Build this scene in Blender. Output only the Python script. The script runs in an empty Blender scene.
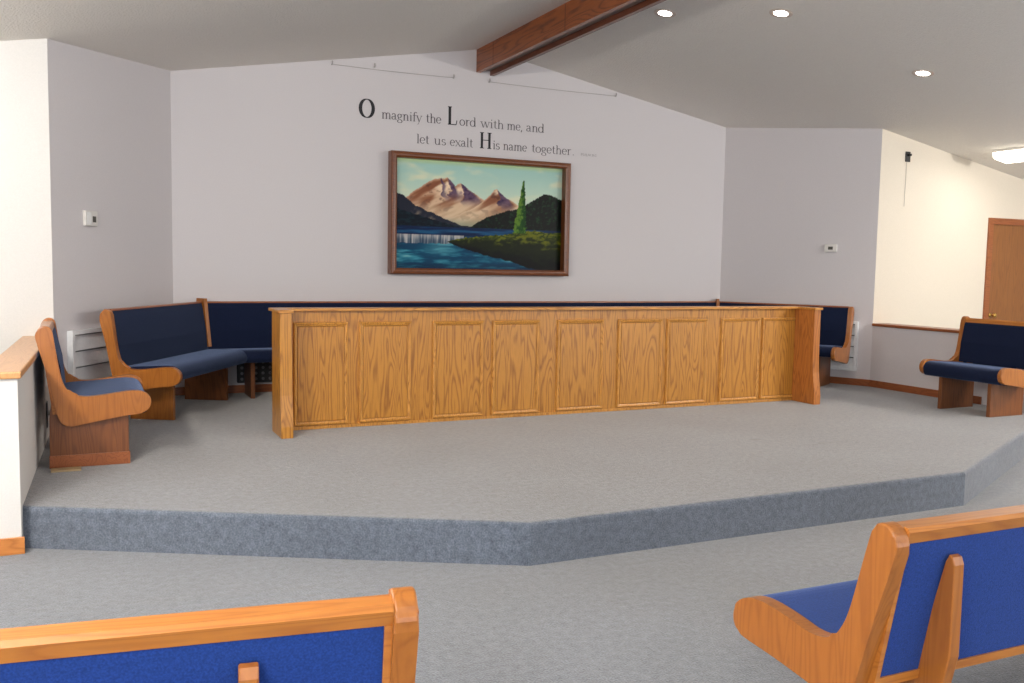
import bpy, bmesh, math, random
from mathutils import Vector, Matrix, noise
random.seed(4)
scn = bpy.context.scene
COL = scn.collection

# ------------------------------------------------------------------ dimensions (metres)
R_ = 0.213                      # platform height
HR, SL = 3.683, 0.1776          # ridge height, roof slope
AL, AR = 3.08, 3.10             # back wall half widths
BL, BR, CY = 4.02, 3.93, 1.58   # outer corners of the alcove
HWL, HWR = -4.13, 3.93          # inner faces of the two half walls
def ceil_z(x): return HR - SL*abs(x)

# ------------------------------------------------------------------ materials
def new_mat(name):
    m = bpy.data.materials.new(name); m.use_nodes = True
    nt = m.node_tree; b = nt.nodes['Principled BSDF']
    return m, nt, b
def N(nt, t, **kw):
    n = nt.nodes.new(t)
    for k, v in kw.items(): setattr(n, k, v)
    return n
def srgb(r, g, b):
    f = lambda c: (c/255/12.92) if c/255 <= .04045 else ((c/255+.055)/1.055)**2.4
    return (f(r), f(g), f(b), 1)
def plain(name, col, rough=.5, metal=0, spec=.5):
    m, nt, b = new_mat(name)
    tc = N(nt, 'ShaderNodeTexCoord'); nz = N(nt, 'ShaderNodeTexNoise')
    nz.inputs['Scale'].default_value = 40
    nt.links.new(tc.outputs['Object'], nz.inputs['Vector'])
    mx = N(nt, 'ShaderNodeMix', data_type='RGBA')
    mx.inputs['Factor'].default_value = 0
    mx.inputs['A'].default_value = col
    mx.inputs['B'].default_value = tuple(c*.85 for c in col[:3])+(1,)
    nt.links.new(nz.outputs['Fac'], mx.inputs['Factor'])
    nt.links.new(mx.outputs['Result'], b.inputs['Base Color'])
    b.inputs['Roughness'].default_value = rough; b.inputs['Metallic'].default_value = metal
    b.inputs['Specular IOR Level'].default_value = spec
    return m
def paint(name, col, bump=.08, scale=120, rough=.7):
    m, nt, b = new_mat(name)
    tc = N(nt, 'ShaderNodeTexCoord'); nz = N(nt, 'ShaderNodeTexNoise')
    nz.inputs['Scale'].default_value = scale; nz.inputs['Detail'].default_value = 3
    nt.links.new(tc.outputs['Object'], nz.inputs['Vector'])
    bp = N(nt, 'ShaderNodeBump'); bp.inputs['Strength'].default_value = bump; bp.inputs['Distance'].default_value = .01
    nt.links.new(nz.outputs['Fac'], bp.inputs['Height']); nt.links.new(bp.outputs['Normal'], b.inputs['Normal'])
    cr = N(nt, 'ShaderNodeValToRGB')
    cr.color_ramp.elements[0].position = .3; cr.color_ramp.elements[1].position = .7
    cr.color_ramp.elements[0].color = tuple(c*.95 for c in col[:3])+(1,)
    cr.color_ramp.elements[1].color = col
    nt.links.new(nz.outputs['Fac'], cr.inputs['Fac']); nt.links.new(cr.outputs['Color'], b.inputs['Base Color'])
    b.inputs['Roughness'].default_value = rough; b.inputs['Specular IOR Level'].default_value = .25
    return m
def wood(name, light, dark, grain='Z', scale=1.0, rough=.35, contrast=1.0, coat=.2):
    """straight and cathedral oak grain running along one object axis"""
    m, nt, b = new_mat(name)
    tc = N(nt, 'ShaderNodeTexCoord'); mp = N(nt, 'ShaderNodeMapping')
    oi = N(nt, 'ShaderNodeObjectInfo')
    sc = {'X': (.10, 1, 1), 'Y': (1, .10, 1), 'Z': (1, 1, .10)}[grain]
    mp.inputs['Scale'].default_value = tuple(s*scale for s in sc)
    nt.links.new(tc.outputs['Object'], mp.inputs['Vector'])
    n1 = N(nt, 'ShaderNodeTexNoise'); n1.inputs['Scale'].default_value = 7; n1.inputs['Detail'].default_value = 1.5
    n1.inputs['Distortion'].default_value = .3
    nt.links.new(mp.outputs['Vector'], n1.inputs['Vector'])
    mul = N(nt, 'ShaderNodeMath', operation='MULTIPLY'); mul.inputs[1].default_value = 16
    nt.links.new(n1.outputs['Fac'], mul.inputs[0])
    fr = N(nt, 'ShaderNodeMath', operation='FRACT'); nt.links.new(mul.outputs[0], fr.inputs[0])
    n2 = N(nt, 'ShaderNodeTexNoise'); n2.inputs['Scale'].default_value = 90; n2.inputs['Detail'].default_value = 3
    nt.links.new(mp.outputs['Vector'], n2.inputs['Vector'])
    r1 = N(nt, 'ShaderNodeValToRGB'); e = r1.color_ramp.elements
    e[0].position = 0; e[0].color = (.15, .15, .15, 1); e[1].position = .35; e[1].color = (.9, .9, .9, 1)
    x = e.new(.8); x.color = (.75, .75, .75, 1); x = e.new(1); x.color = (.15, .15, .15, 1)
    nt.links.new(fr.outputs[0], r1.inputs['Fac'])
    mxa = N(nt, 'ShaderNodeMix', data_type='FLOAT'); mxa.inputs['Factor'].default_value = .45
    nt.links.new(r1.outputs['Color'], mxa.inputs['A']); nt.links.new(n2.outputs['Fac'], mxa.inputs['B'])
    r2 = N(nt, 'ShaderNodeMapRange'); r2.inputs['From Min'].default_value = .5-.33/contrast; r2.inputs['From Max'].default_value = .5+.22/contrast
    nt.links.new(mxa.outputs['Result'], r2.inputs['Value'])
    mx = N(nt, 'ShaderNodeMix', data_type='RGBA'); mx.inputs['A'].default_value = dark; mx.inputs['B'].default_value = light
    nt.links.new(r2.outputs['Result'], mx.inputs['Factor']); nt.links.new(mx.outputs['Result'], b.inputs['Base Color'])
    b.inputs['Roughness'].default_value = rough; b.inputs['Coat Weight'].default_value = coat; b.inputs['Coat Roughness'].default_value = .25
    return m
def fabric(name, col, sheen=.25):
    m, nt, b = new_mat(name)
    tc = N(nt, 'ShaderNodeTexCoord'); nz = N(nt, 'ShaderNodeTexNoise'); nz.inputs['Scale'].default_value = 220; nz.inputs['Detail'].default_value = 2
    nt.links.new(tc.outputs['Object'], nz.inputs['Vector'])
    cr = N(nt, 'ShaderNodeValToRGB'); cr.color_ramp.elements[0].position = .3; cr.color_ramp.elements[1].position = .72
    cr.color_ramp.elements[0].color = tuple(c*.72 for c in col[:3])+(1,); cr.color_ramp.elements[1].color = tuple(min(1, c*1.2) for c in col[:3])+(1,)
    nt.links.new(nz.outputs['Fac'], cr.inputs['Fac']); nt.links.new(cr.outputs['Color'], b.inputs['Base Color'])
    bp = N(nt, 'ShaderNodeBump'); bp.inputs['Strength'].default_value = .3; bp.inputs['Distance'].default_value = .004
    nt.links.new(nz.outputs['Fac'], bp.inputs['Height']); nt.links.new(bp.outputs['Normal'], b.inputs['Normal'])
    b.inputs['Roughness'].default_value = .9; b.inputs['Specular IOR Level'].default_value = .15
    b.inputs['Sheen Weight'].default_value = sheen; b.inputs['Sheen Roughness'].default_value = .4
    b.inputs['Sheen Tint'].default_value = (.45, .6, 1, 1)
    return m
def carpet(name):
    m, nt, b = new_mat(name)
    tc = N(nt, 'ShaderNodeTexCoord')
    nz = N(nt, 'ShaderNodeTexNoise'); nz.inputs['Scale'].default_value = 130; nz.inputs['Detail'].default_value = 3
    big = N(nt, 'ShaderNodeTexNoise'); big.inputs['Scale'].default_value = 1.1; big.inputs['Detail'].default_value = 2
    mid = N(nt, 'ShaderNodeTexNoise'); mid.inputs['Scale'].default_value = 28; mid.inputs['Detail'].default_value = 2
    for n in (nz, big, mid): nt.links.new(tc.outputs['Object'], n.inputs['Vector'])
    cr = N(nt, 'ShaderNodeValToRGB'); cr.color_ramp.elements[0].position = .32; cr.color_ramp.elements[1].position = .68
    cr.color_ramp.elements[0].color = CARPET_D; cr.color_ramp.elements[1].color = CARPET_L
    mm = N(nt, 'ShaderNodeMix', data_type='FLOAT'); mm.inputs['Factor'].default_value = .35
    nt.links.new(nz.outputs['Fac'], mm.inputs['A']); nt.links.new(mid.outputs['Fac'], mm.inputs['B'])
    nt.links.new(mm.outputs['Result'], cr.inputs['Fac'])
    mr = N(nt, 'ShaderNodeMapRange'); mr.inputs['From Min'].default_value = .3; mr.inputs['From Max'].default_value = .7
    mr.inputs['To Min'].default_value = .88; mr.inputs['To Max'].default_value = 1.08
    nt.links.new(big.outputs['Fac'], mr.inputs['Value'])
    mx = N(nt, 'ShaderNodeVectorMath', operation='SCALE')
    nt.links.new(cr.outputs['Color'], mx.inputs[0]); nt.links.new(mr.outputs['Result'], mx.inputs['Scale'])
    last = mx.outputs['Vector']
    # small worn stains on the platform (their own shape)
    geo = N(nt, 'ShaderNodeNewGeometry')
    for (x, y, rx, ry, s) in STAINS:
        mp = N(nt, 'ShaderNodeMapping', vector_type='POINT')
        mp.inputs['Scale'].default_value = (1/rx, 1/ry, 0); mp.inputs['Location'].default_value = (-x/rx, -y/ry, 0)
        nt.links.new(geo.outputs['Position'], mp.inputs['Vector'])
        ln = N(nt, 'ShaderNodeVectorMath', operation='LENGTH'); nt.links.new(mp.outputs['Vector'], ln.inputs[0])
        rg = N(nt, 'ShaderNodeMapRange'); rg.inputs['To Min'].default_value = s; rg.inputs['To Max'].default_value = 1
        rg.inputs['From Min'].default_value = .3
        nt.links.new(ln.outputs['Value'], rg.inputs['Value'])
        sc = N(nt, 'ShaderNodeVectorMath', operation='SCALE')
        nt.links.new(last, sc.inputs[0]); nt.links.new(rg.outputs['Result'], sc.inputs['Scale']); last = sc.outputs['Vector']
    nt.links.new(last, b.inputs['Base Color'])
    bp = N(nt, 'ShaderNodeBump'); bp.inputs['Strength'].default_value = .5; bp.inputs['Distance'].default_value = .008
    nt.links.new(nz.outputs['Fac'], bp.inputs['Height']); nt.links.new(bp.outputs['Normal'], b.inputs['Normal'])
    b.inputs['Roughness'].default_value = 1; b.inputs['Specular IOR Level'].default_value = .05
    b.inputs['Sheen Weight'].default_value = CARPET_SHEEN; b.inputs['Sheen Roughness'].default_value = .55
    b.inputs['Sheen Tint'].default_value = CARPET_TINT
    return m
def emit(name, col, strength):
    m, nt, b = new_mat(name)
    b.inputs['Base Color'].default_value = (.9, .9, .9, 1)
    b.inputs['Emission Color'].default_value = col; b.inputs['Emission Strength'].default_value = strength
    return m

CARPET_D = srgb(76, 85, 98); CARPET_L = srgb(124, 133, 147)
CARPET_SHEEN = .46; CARPET_TINT = (1, .92, .82, 1)
STAINS = [(.62, -3.62, .05, .04, .62), (1.0, -3.9, .30, .03, .88), (1.0, -3.45, .03, .03, .8)]

M = {}
M['wall'] = paint('cool white wall paint', srgb(216, 211, 212))
M['cream'] = paint('cream white wall paint', srgb(226, 216, 200))
M['warm'] = paint('warm white wall paint', srgb(224, 221, 217))
M['ceiling'] = paint('textured ceiling', srgb(238, 233, 225), bump=.9, scale=70, rough=.95)
M['carpet'] = carpet('blue grey carpet')
M['oak'] = wood('golden oak', srgb(198, 136, 52), srgb(144, 86, 28), 'Z', 1.2, contrast=1.1)
M['oakx'] = wood('golden oak rail', srgb(208, 144, 62), srgb(146, 88, 30), 'X', 1.5)
M['oak_mould'] = wood('golden oak moulding', srgb(214, 152, 70), srgb(160, 100, 38), 'Z', 2)
M['oak_end'] = wood('darker oak end board', srgb(190, 118, 54), srgb(140, 78, 32), 'Z', 1.5)
M['pew'] = wood('honey stained pew wood', srgb(172, 105, 42), srgb(140, 79, 28), 'Z', 1.2, contrast=.7, rough=.3)
M['pewx'] = wood('honey stained pew rail', srgb(194, 124, 54), srgb(158, 90, 36), 'X', 1.2, contrast=.7, rough=.28)
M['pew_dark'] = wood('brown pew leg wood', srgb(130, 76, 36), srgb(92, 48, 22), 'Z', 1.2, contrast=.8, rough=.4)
M['trim'] = wood('brown trim wood', srgb(160, 92, 50), srgb(120, 62, 32), 'X', 1.5, contrast=.7)
M['trimy'] = wood('honey cap wood', srgb(214, 160, 104), srgb(186, 128, 74), 'Y', 1.5, contrast=.7, rough=.3)
M['basewood'] = wood('orange base wood', srgb(202, 130, 66), srgb(164, 96, 44), 'X', 1.5, contrast=.8)
M['door'] = wood('brown door veneer', srgb(146, 92, 44), srgb(112, 66, 30), 'Z', 1.1, contrast=.6)
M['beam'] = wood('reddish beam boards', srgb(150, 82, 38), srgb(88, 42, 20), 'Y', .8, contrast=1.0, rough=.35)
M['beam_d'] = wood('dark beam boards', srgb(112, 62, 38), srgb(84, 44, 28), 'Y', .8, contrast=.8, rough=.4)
M['soffit'] = plain('grey beam soffit', srgb(150, 132, 122), .5)
M['navy'] = fabric('navy pew fabric', srgb(21, 30, 56), .32)
M['royal'] = fabric('royal blue pew fabric', srgb(32, 60, 128), .35)
M['white'] = plain('white plastic', srgb(232, 228, 222), .4)
M['vent'] = plain('white enamel', srgb(246, 248, 249), .4)
M['ventdark'] = plain('grey recess', srgb(120, 122, 124), .7)
M['black'] = plain('black plastic', srgb(26, 26, 30), .5)
M['socket'] = plain('grey socket metal', srgb(120, 120, 124), .4, .6)
M['lcd'] = plain('dark display', srgb(70, 66, 58), .3)
M['ink'] = plain('black vinyl lettering', srgb(30, 28, 34), .6)
M['ink2'] = plain('grey vinyl lettering', srgb(100, 94, 98), .6)
M['wire'] = plain('grey wire', srgb(178, 172, 168), .5)
M['frame'] = wood('walnut picture frame', srgb(122, 68, 34), srgb(84, 42, 20), 'X', 2, contrast=.8)
M['shim'] = plain('pale raw wood', srgb(176, 150, 112), .7)
M['brass'] = plain('brass', srgb(200, 160, 90), .3, 1)
M['can_trim'] = plain('white lamp trim', srgb(222, 205, 190), .5)
M['bulb'] = emit('recessed bulb', (1, .90, .82, 1), 14)
M['tube'] = emit('fluorescent diffuser', (1, .94, .80, 1), 4)

# ------------------------------------------------------------------ mesh helpers
def obj(name, bm, mat, parent=None, kind=None, smooth=False, loc=None):
    me = bpy.data.meshes.new(name); bm.normal_update()
    bmesh.ops.recalc_face_normals(bm, faces=bm.faces[:])
    bm.to_mesh(me); bm.free()
    if mat is not None: me.materials.append(mat)
    if smooth:
        for p in me.polygons: p.use_smooth = True
    o = bpy.data.objects.new(name, me); COL.objects.link(o)
    if parent: o.parent = parent
    if kind: o['kind'] = kind
    if loc: o.location = loc
    return o
def thing(name, label, cat, loc=(0, 0, 0), rz=0, group=None):
    o = bpy.data.objects.new(name, None); COL.objects.link(o)
    o.empty_display_size = .1
    o.location = loc; o.rotation_euler = (0, 0, rz); o['label'] = label; o['category'] = cat
    if group: o['group'] = group
    return o
def tag(o, label, cat, group=None):
    o['label'] = label; o['category'] = cat
    if group: o['group'] = group
    return o
def struct(name, bm, mat, parent=None):
    return obj(name, bm, mat, parent, kind='structure')
def box(bm, x0, x1, y0, y1, z0, z1):
    vs = [bm.verts.new(p) for p in ((x0,y0,z0),(x1,y0,z0),(x1,y1,z0),(x0,y1,z0),(x0,y0,z1),(x1,y0,z1),(x1,y1,z1),(x0,y1,z1))]
    fs = [(0,3,2,1),(4,5,6,7),(0,1,5,4),(1,2,6,5),(2,3,7,6),(3,0,4,7)]
    return [bm.faces.new([vs[i] for i in f]) for f in fs]
def boxm(*a, bev=0, seg=2):
    bm = bmesh.new(); box(bm, *a)
    if bev: bmesh.ops.bevel(bm, geom=bm.edges[:], offset=bev, segments=seg, profile=.5, affect='EDGES', clamp_overlap=True)
    return bm
def prism(bm, pts, h0, h1, axes='xyz'):
    """extrude a closed 2-D outline; axes = (outline a, outline b, extrusion)"""
    ia, ib, ie = ['xyz'.index(c) for c in axes]
    def mk(p, h):
        v = [0, 0, 0]; v[ia] = p[0]; v[ib] = p[1]; v[ie] = h; return bm.verts.new(v)
    A = [mk(p, h0) for p in pts]; B = [mk(p, h1) for p in pts]
    n = len(pts)
    fa = bm.faces.new(A); fb = bm.faces.new(B[::-1])
    for i in range(n): bm.faces.new((A[i], B[i], B[(i+1) % n], A[(i+1) % n]))
    return fa, fb
def prism_bev(pts, h0, h1, axes, bev=.006, seg=2):
    bm = bmesh.new(); fa, fb = prism(bm, pts, h0, h1, axes)
    es = list({e for f in (fa, fb) for e in f.edges})
    if bev: bmesh.ops.bevel(bm, geom=es, offset=bev, segments=seg, profile=.5, affect='EDGES', clamp_overlap=True)
    bmesh.ops.triangulate(bm, faces=[f for f in bm.faces if len(f.verts) > 4])
    return bm
def smooth_poly(pts, n=4):
    """closed Catmull-Rom through points"""
    out = []; L = len(pts)
    for i in range(L):
        p0, p1, p2, p3 = [Vector(pts[(i+k-1) % L]) for k in range(4)]
        for j in range(n):
            t = j/n
            out.append(tuple(.5*((2*p1) + (-p0+p2)*t + (2*p0-5*p1+4*p2-p3)*t*t + (-p0+3*p1-3*p2+p3)*t**3)))
    return out
def lathe(bm, prof, seg=24, M4=None):
    rings = []
    for r, z in prof:
        rings.append([bm.verts.new((r*math.cos(2*math.pi*i/seg), r*math.sin(2*math.pi*i/seg), z)) for i in range(seg)])
    for a, b in zip(rings, rings[1:]):
        for i in range(seg): bm.faces.new((a[i], a[(i+1) % seg], b[(i+1) % seg], b[i]))
    bm.faces.new(rings[0][::-1]); bm.faces.new(rings[-1])
    if M4: bmesh.ops.transform(bm, matrix=M4, verts=bm.verts[:])
def tube(bm, pts, r, seg=8):
    pts = [Vector(p) for p in pts]; rings = []
    for i, p in enumerate(pts):
        d = (pts[min(i+1, len(pts)-1)]-pts[max(i-1, 0)]).normalized()
        up = Vector((0, 0, 1)) if abs(d.z) < .9 else Vector((1, 0, 0))
        a = d.cross(up).normalized(); b = d.cross(a)
        rings.append([bm.verts.new(p+r*(a*math.cos(2*math.pi*k/seg)+b*math.sin(2*math.pi*k/seg))) for k in range(seg)])
    for A, B in zip(rings, rings[1:]):
        for k in range(seg): bm.faces.new((A[k], A[(k+1) % seg], B[(k+1) % seg], B[k]))
    bm.faces.new(rings[0][::-1]); bm.faces.new(rings[-1])
def extrude_outline(name, pts, z0, z1, mat, **kw):
    bm = bmesh.new(); prism(bm, pts, z0, z1, 'xyz'); return obj(name, bm, mat, **kw)

# ------------------------------------------------------------------ room shell
NX, NY = 8.0, -12.0
T = .15
# floor
struct('floor', boxm(-NX-T, NX+T, NY, T+.05, -.1, 0), M['carpet'])
# raised platform (carpeted, one low step)
plat = [(HWL, -3.75), (-1.896, -4.962), (1.156, -4.962), (HWR, -3.62), (HWR, -CY), (AR, 0), (-AL, 0), (-BL, -CY), (HWL, -CY)]
bm = bmesh.new(); fa, fb = prism(bm, plat, 0, R_, 'xyz')
es = [e for e in bm.edges if all(abs(v.co.z-R_) < 1e-6 for v in e.verts) and all(v.co.y < -3.5 for v in e.verts)]
bmesh.ops.bevel(bm, geom=es, offset=.02, segments=3, profile=.5, affect='EDGES')
struct('trim_1', bm, M['carpet'])
bpy.data.objects['trim_1'].name = 'floor_platform'

def wall_strip(name, p, q, mat, thick=T, z0=0.0, top=None):
    """upright wall from p to q (plan), its top following the roof"""
    p = Vector(p); q = Vector(q); d = (q-p).normalized(); n = Vector((-d.y, d.x))   # n points outward (left of p->q)
    bm = bmesh.new(); v = []
    for off in (0, thick):
        for s in (p, q):
            c = s+n*off
            v.append((bm.verts.new((c.x, c.y, z0)), bm.verts.new((c.x, c.y, (ceil_z(s.x) if top is None else top)+.02))))
    for (i, j) in ((0, 1), (1, 3), (3, 2), (2, 0)):
        bm.faces.new((v[i][0], v[j][0], v[j][1], v[i][1]))
    bm.faces.new([v[i][0] for i in (0, 2, 3, 1)]); bm.faces.new([v[i][1] for i in (0, 1, 3, 2)])
    return struct(name, bm, mat)
# back gable wall
bm = bmesh.new()
prism(bm, [(-AL, 0), (AR, 0), (AR, ceil_z(AR)+.02), (0, HR+.02), (-AL, ceil_z(AL)+.02)], 0, T, 'xzy')
struct('wall_back', bm, M['wall'])
wall_strip('wall_left', (-BL, -CY), (-AL, 0), M['wall'])
wall_strip('wall_right', (AR, 0), (BR, -CY), M['wall'])
wall_strip('wall_left_flank', (-NX, -CY), (-BL, -CY), M['warm'])
# right flank, with the door opening cut from it
DX0, DX1, DZ = 5.73, 6.63, 2.05
bm = bmesh.new()
prism(bm, [(BR, 0), (DX0, 0), (DX0, DZ), (DX1, DZ), (DX1, 0), (NX, 0), (NX, ceil_z(NX)+.02), (BR, ceil_z(BR)+.02)], -CY, -CY+T, 'xzy')
struct('wall_right_flank', bm, M['cream'])
wall_strip('wall_left_nave', (-NX, NY), (-NX, -CY), M['cream'])
wall_strip('wall_right_nave', (NX, -CY), (NX, NY), M['cream'])
# ceiling : two slopes, one slab
bm = bmesh.new()
prism(bm, [(-NX-T, ceil_z(NX+T)), (0, HR), (NX+T, ceil_z(NX+T)), (NX+T, ceil_z(NX+T)+.15), (0, HR+.15), (-NX-T, ceil_z(NX+T)+.15)], NY, T, 'xzy')
struct('ceiling', bm, M['ceiling'])
# ridge beam: two boards with a recessed soffit
BX0, BX1, BZ = -.116, .084, HR-.249
root = struct('trim_1', boxm(BX0, BX0+.045, NY, -.002, BZ, HR-.012), M['beam'])
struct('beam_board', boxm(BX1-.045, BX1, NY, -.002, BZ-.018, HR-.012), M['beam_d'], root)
struct('beam_soffit', boxm(BX0+.045, BX1-.045, NY, -.002, BZ+.03, BZ+.06), M['soffit'], root)
bm = bmesh.new()
for y in (-.42, -1.9, -3.6): box(bm, BX0-.0015, BX0, y-.008, y+.008, BZ+.004, HR-.03)
struct('beam_joint', bm, M['beam_d'], root)
# half walls with wooden caps
HY0, HY1 = -3.84, -3.80
hd = Vector((.075, HY0*-1-CY)).normalized()          # the left half wall runs very slightly askew
def slanted(name, a, b, z0, z1, mat, y0=0.0, bev=0):
    L = (-CY-HY0)/hd.y
    bm = boxm(a, b, y0, L-.001, z0, z1, bev=bev)
    o = struct(name, bm, mat); o.location = (HWL, HY0, 0); o.rotation_euler = (0, 0, math.atan2(hd.y, hd.x)-math.pi/2); return o
slanted('wall_left_half', -.15, 0, 0, .866, M['warm'])
slanted('trim_2', -.165, .018, .866, .902, M['trimy'], -.02, .008)
struct('wall_right_half', boxm(HWR, HWR+.2, HY1, -CY, 0, .875), M['wall'])
struct('trim_3', boxm(HWR-.018, HWR+.22, HY1-.02, -CY-.001, .875, .905, bev=.008), M['trim'])
# baseboards
def base(name, p, q, z0, h, mat, th=.014):
    p = Vector(p); q = Vector(q); d = q-p; L = d.length
    o = struct(name, boxm(0, L, -th, 0, 0, h, bev=.003), mat)
    o.location = (p.x, p.y, z0); o.rotation_euler = (0, 0, math.atan2(d.y, d.x)); return o
base('baseboard_back', (-AL, 0), (AR, 0), R_, .075, M['trim'])
base('baseboard_left', (-BL, -CY), (-AL, 0), R_, .075, M['trim'])
base('baseboard_right', (AR, 0), (BR, -CY), R_, .075, M['trim'])
base('baseboard_right_half', (HWR, -CY), (HWR, -2.95), R_, .075, M['trim'])
base('baseboard_left_half', (HWL-.15, HY0), (HWL+.014, HY0), 0, .085, M['basewood'])
# door beyond the right half wall
bm = bmesh.new()
cw = .06
for a in ((DX0-cw, DX0+.012, 0, DZ+cw), (DX1-.012, DX1+cw, 0, DZ+cw), (DX0+.012, DX1-.012, DZ-.012, DZ+cw)):
    box(bm, a[0], a[1], -CY-.022, -CY, a[2], a[3])
dr = struct('door_1', boxm(DX0+.004, DX1-.004, -CY+.0, -CY+.042, .008, DZ-.004), M['door'])
struct('door_casing', bm, M['trim'], dr)
bm = bmesh.new()
lathe(bm, [(.026, 0), (.026, .006), (.011, .01), (.011, .04), (.024, .048), (.028, .062), (.02, .074), (.001, .076)], 16, Matrix.Translation((DX0+.07, -CY, .98)) @ Matrix.Rotation(math.pi/2, 4, 'X'))
obj('door_knob', bm, M['brass'], dr, kind='structure', smooth=True)

# ------------------------------------------------------------------ pews
PROF_PLATFORM = [(-.078, .80), (-.074, .85), (-.055, .877), (-.03, .884), (-.006, .873), (.008, .845), (.03, .72), (.058, .575), (.085, .49),
        (.125, .445), (.18, .428), (.25, .428), (.34, .438), (.42, .448), (.48, .450), (.525, .437), (.552, .408), (.557, .370), (.540, .335),
        (.50, .312), (.40, .300), (.30, .284), (.20, .266), (.13, .254), (.092, .256), (.066, .275), (.046, .32), (.02, .43), (-.025, .62)]
PROF_PLATFORM = [(x+max(0, z-.45)*.052, z) for x, z in PROF_PLATFORM]
PROF_NAVE = [(-.075, .725), (-.073, .765), (-.055, .792), (-.03, .80), (-.010, .793), (.005, .770), (.030, .68), (.066, .545), (.092, .48),
        (.125, .438), (.17, .418), (.225, .413), (.29, .422), (.36, .429), (.43, .431), (.485, .422), (.53, .400), (.558, .366), (.562, .328), (.545, .300),
        (.50, .287), (.40, .281), (.30, .273), (.20, .262), (.13, .25), (.092, .252), (.066, .27), (.046, .31), (.02, .40), (-.025, .56)]
def squash(P, H):
    return [(x, z if z < .5 else .5+(z-.5)*(H-.5)/(.884-.5)) for x, z in P]
PROF_SHORT = squash(PROF_PLATFORM, .846)
PROF_CHOIR = squash(PROF_PLATFORM, .866)
def backline(H):    # rear face and front face of the back board : (u at z) linear
    if H > .82: return lambda z: -.049 + (.84-z)*.128
    return lambda z: -.064 + (.75-z)*.19
def pew(name, label, loc, rz, L, H, prof, legs, fab, woodm, railm, legm, plinth=None, plinth_first=None):
    """local frame: x along the pew, y forward, z up; x=0 is the left end seen from behind"""
    t = thing(name, label, 'pew', loc, rz)
    th = .042 if H > .82 else .050
    P = smooth_poly(prof, 3)
    for x0 in (0, L-th):
        obj('end_panel', prism_bev(P, x0, x0+th, 'yzx', .007, 3), woodm, t)
    u = backline(H); x0, x1 = th, L-th; zt = H-.014
    # leaning wooden back shell with rear fabric set into its frame
    def slab(za, zb, d0, d1, xa=x0, xb=x1, bev=0):
        return prism_bev([(u(za)+d0, za), (u(za)+d1, za), (u(zb)+d1, zb), (u(zb)+d0, zb)], xa, xb, 'yzx', bev)
    zlow = .322
    obj('top_rail', prism_bev([(u(zt)+.006, zt-.005), (u(zt)+.056, zt-.002), (u(zt)+.066, zt-.014), (u(zt-.05)+.062, zt-.05), (u(zt-.05)+.004, zt-.05), (u(zt)-.002, zt-.016)], x0, x1, 'yzx', 0), railm, t)
    bm = bmesh.new()
    for b in (slab(zlow, zlow+.028, .002, .03), slab(zlow+.028, zt-.05, .002, .03, x0, x0+.016), slab(zlow+.028, zt-.05, .002, .03, x1-.016, x1)):
        me = bpy.data.meshes.new('tmp'); b.to_mesh(me); b.free(); bm.from_mesh(me); bpy.data.meshes.remove(me)
    obj('back_frame', bm, railm, t)
    obj('back_panel', slab(zlow+.028, zt-.05, .008, .03, x0+.016, x1-.016), fab, t)
    # cushioned backrest
    zb = .42
    obj('backrest', prism_bev([(u(zb)+.03, zb), (u(zb)+.075, zb), (u(.6)+.084, .6), (u(zt-.06)+.068, zt-.06), (u(zt-.03)+.058, zt-.03), (u(zt-.03)+.03, zt-.03)], x0, x1, 'yzx', 0), fab, t)
    # seat with a rolled front edge
    dz = -.022 if H > .82 else -.036
    S = [(.045, .37+dz), (.05, .425+dz), (.12, .440+dz), (.25, .446+dz), (.38, .455+dz), (.46, .458+dz), (.51, .447+dz), (.540, .420+dz), (.548, .385+dz), (.535, .345+dz), (.50, .325+dz), (.35, .318+dz), (.15, .315+dz)]
    obj('seat', prism_bev(smooth_poly(S, 3), x0, x1, 'yzx', 0), fab, t, smooth=False)
    # legs : upright boards under the seat whose rear edge rises behind the back as a tapered brace
    top = .69*H/.80 if H < .82 else .60
    for i, lx in enumerate(legs):
        poly = [(0, .0), (.43, .0), (.43, .335), (.10, .335), (.065, .44), (.035, .46), (.020, .455), (0, .3)] if H > .82 else [(0, .0), (.43, .0), (.43, .335), (.10, .335), (u(.45)+.010, .45), (u(top)+.006, top-.02), (u(top)-.004, top), (u(top)-.016, top-.004), (u(top)-.024, top-.025), (u(.45)-.072, .42), (-.03, .2)]
        lg = obj('leg', prism_bev(poly, lx-.019, lx+.019, 'yzx', .004, 2), legm, t)
        if plinth:
            pm = obj('plinth', boxm(lx-.026, lx+.026, -.004, .436, .0, .075, bev=.003), plinth, lg)
            pm['label'] = 'lighter wooden plinth block under the leg'
    return t

rot = math.radians
# left end pew on the platform (faces +x)
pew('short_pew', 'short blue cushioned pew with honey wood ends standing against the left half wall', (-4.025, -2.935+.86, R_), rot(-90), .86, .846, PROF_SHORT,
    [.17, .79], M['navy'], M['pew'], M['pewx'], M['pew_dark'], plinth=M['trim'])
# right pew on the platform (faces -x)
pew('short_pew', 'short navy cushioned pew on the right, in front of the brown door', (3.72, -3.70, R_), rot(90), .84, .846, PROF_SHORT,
    [.20, .70], M['navy'], M['pew'], M['pewx'], M['pew_dark'])
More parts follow.
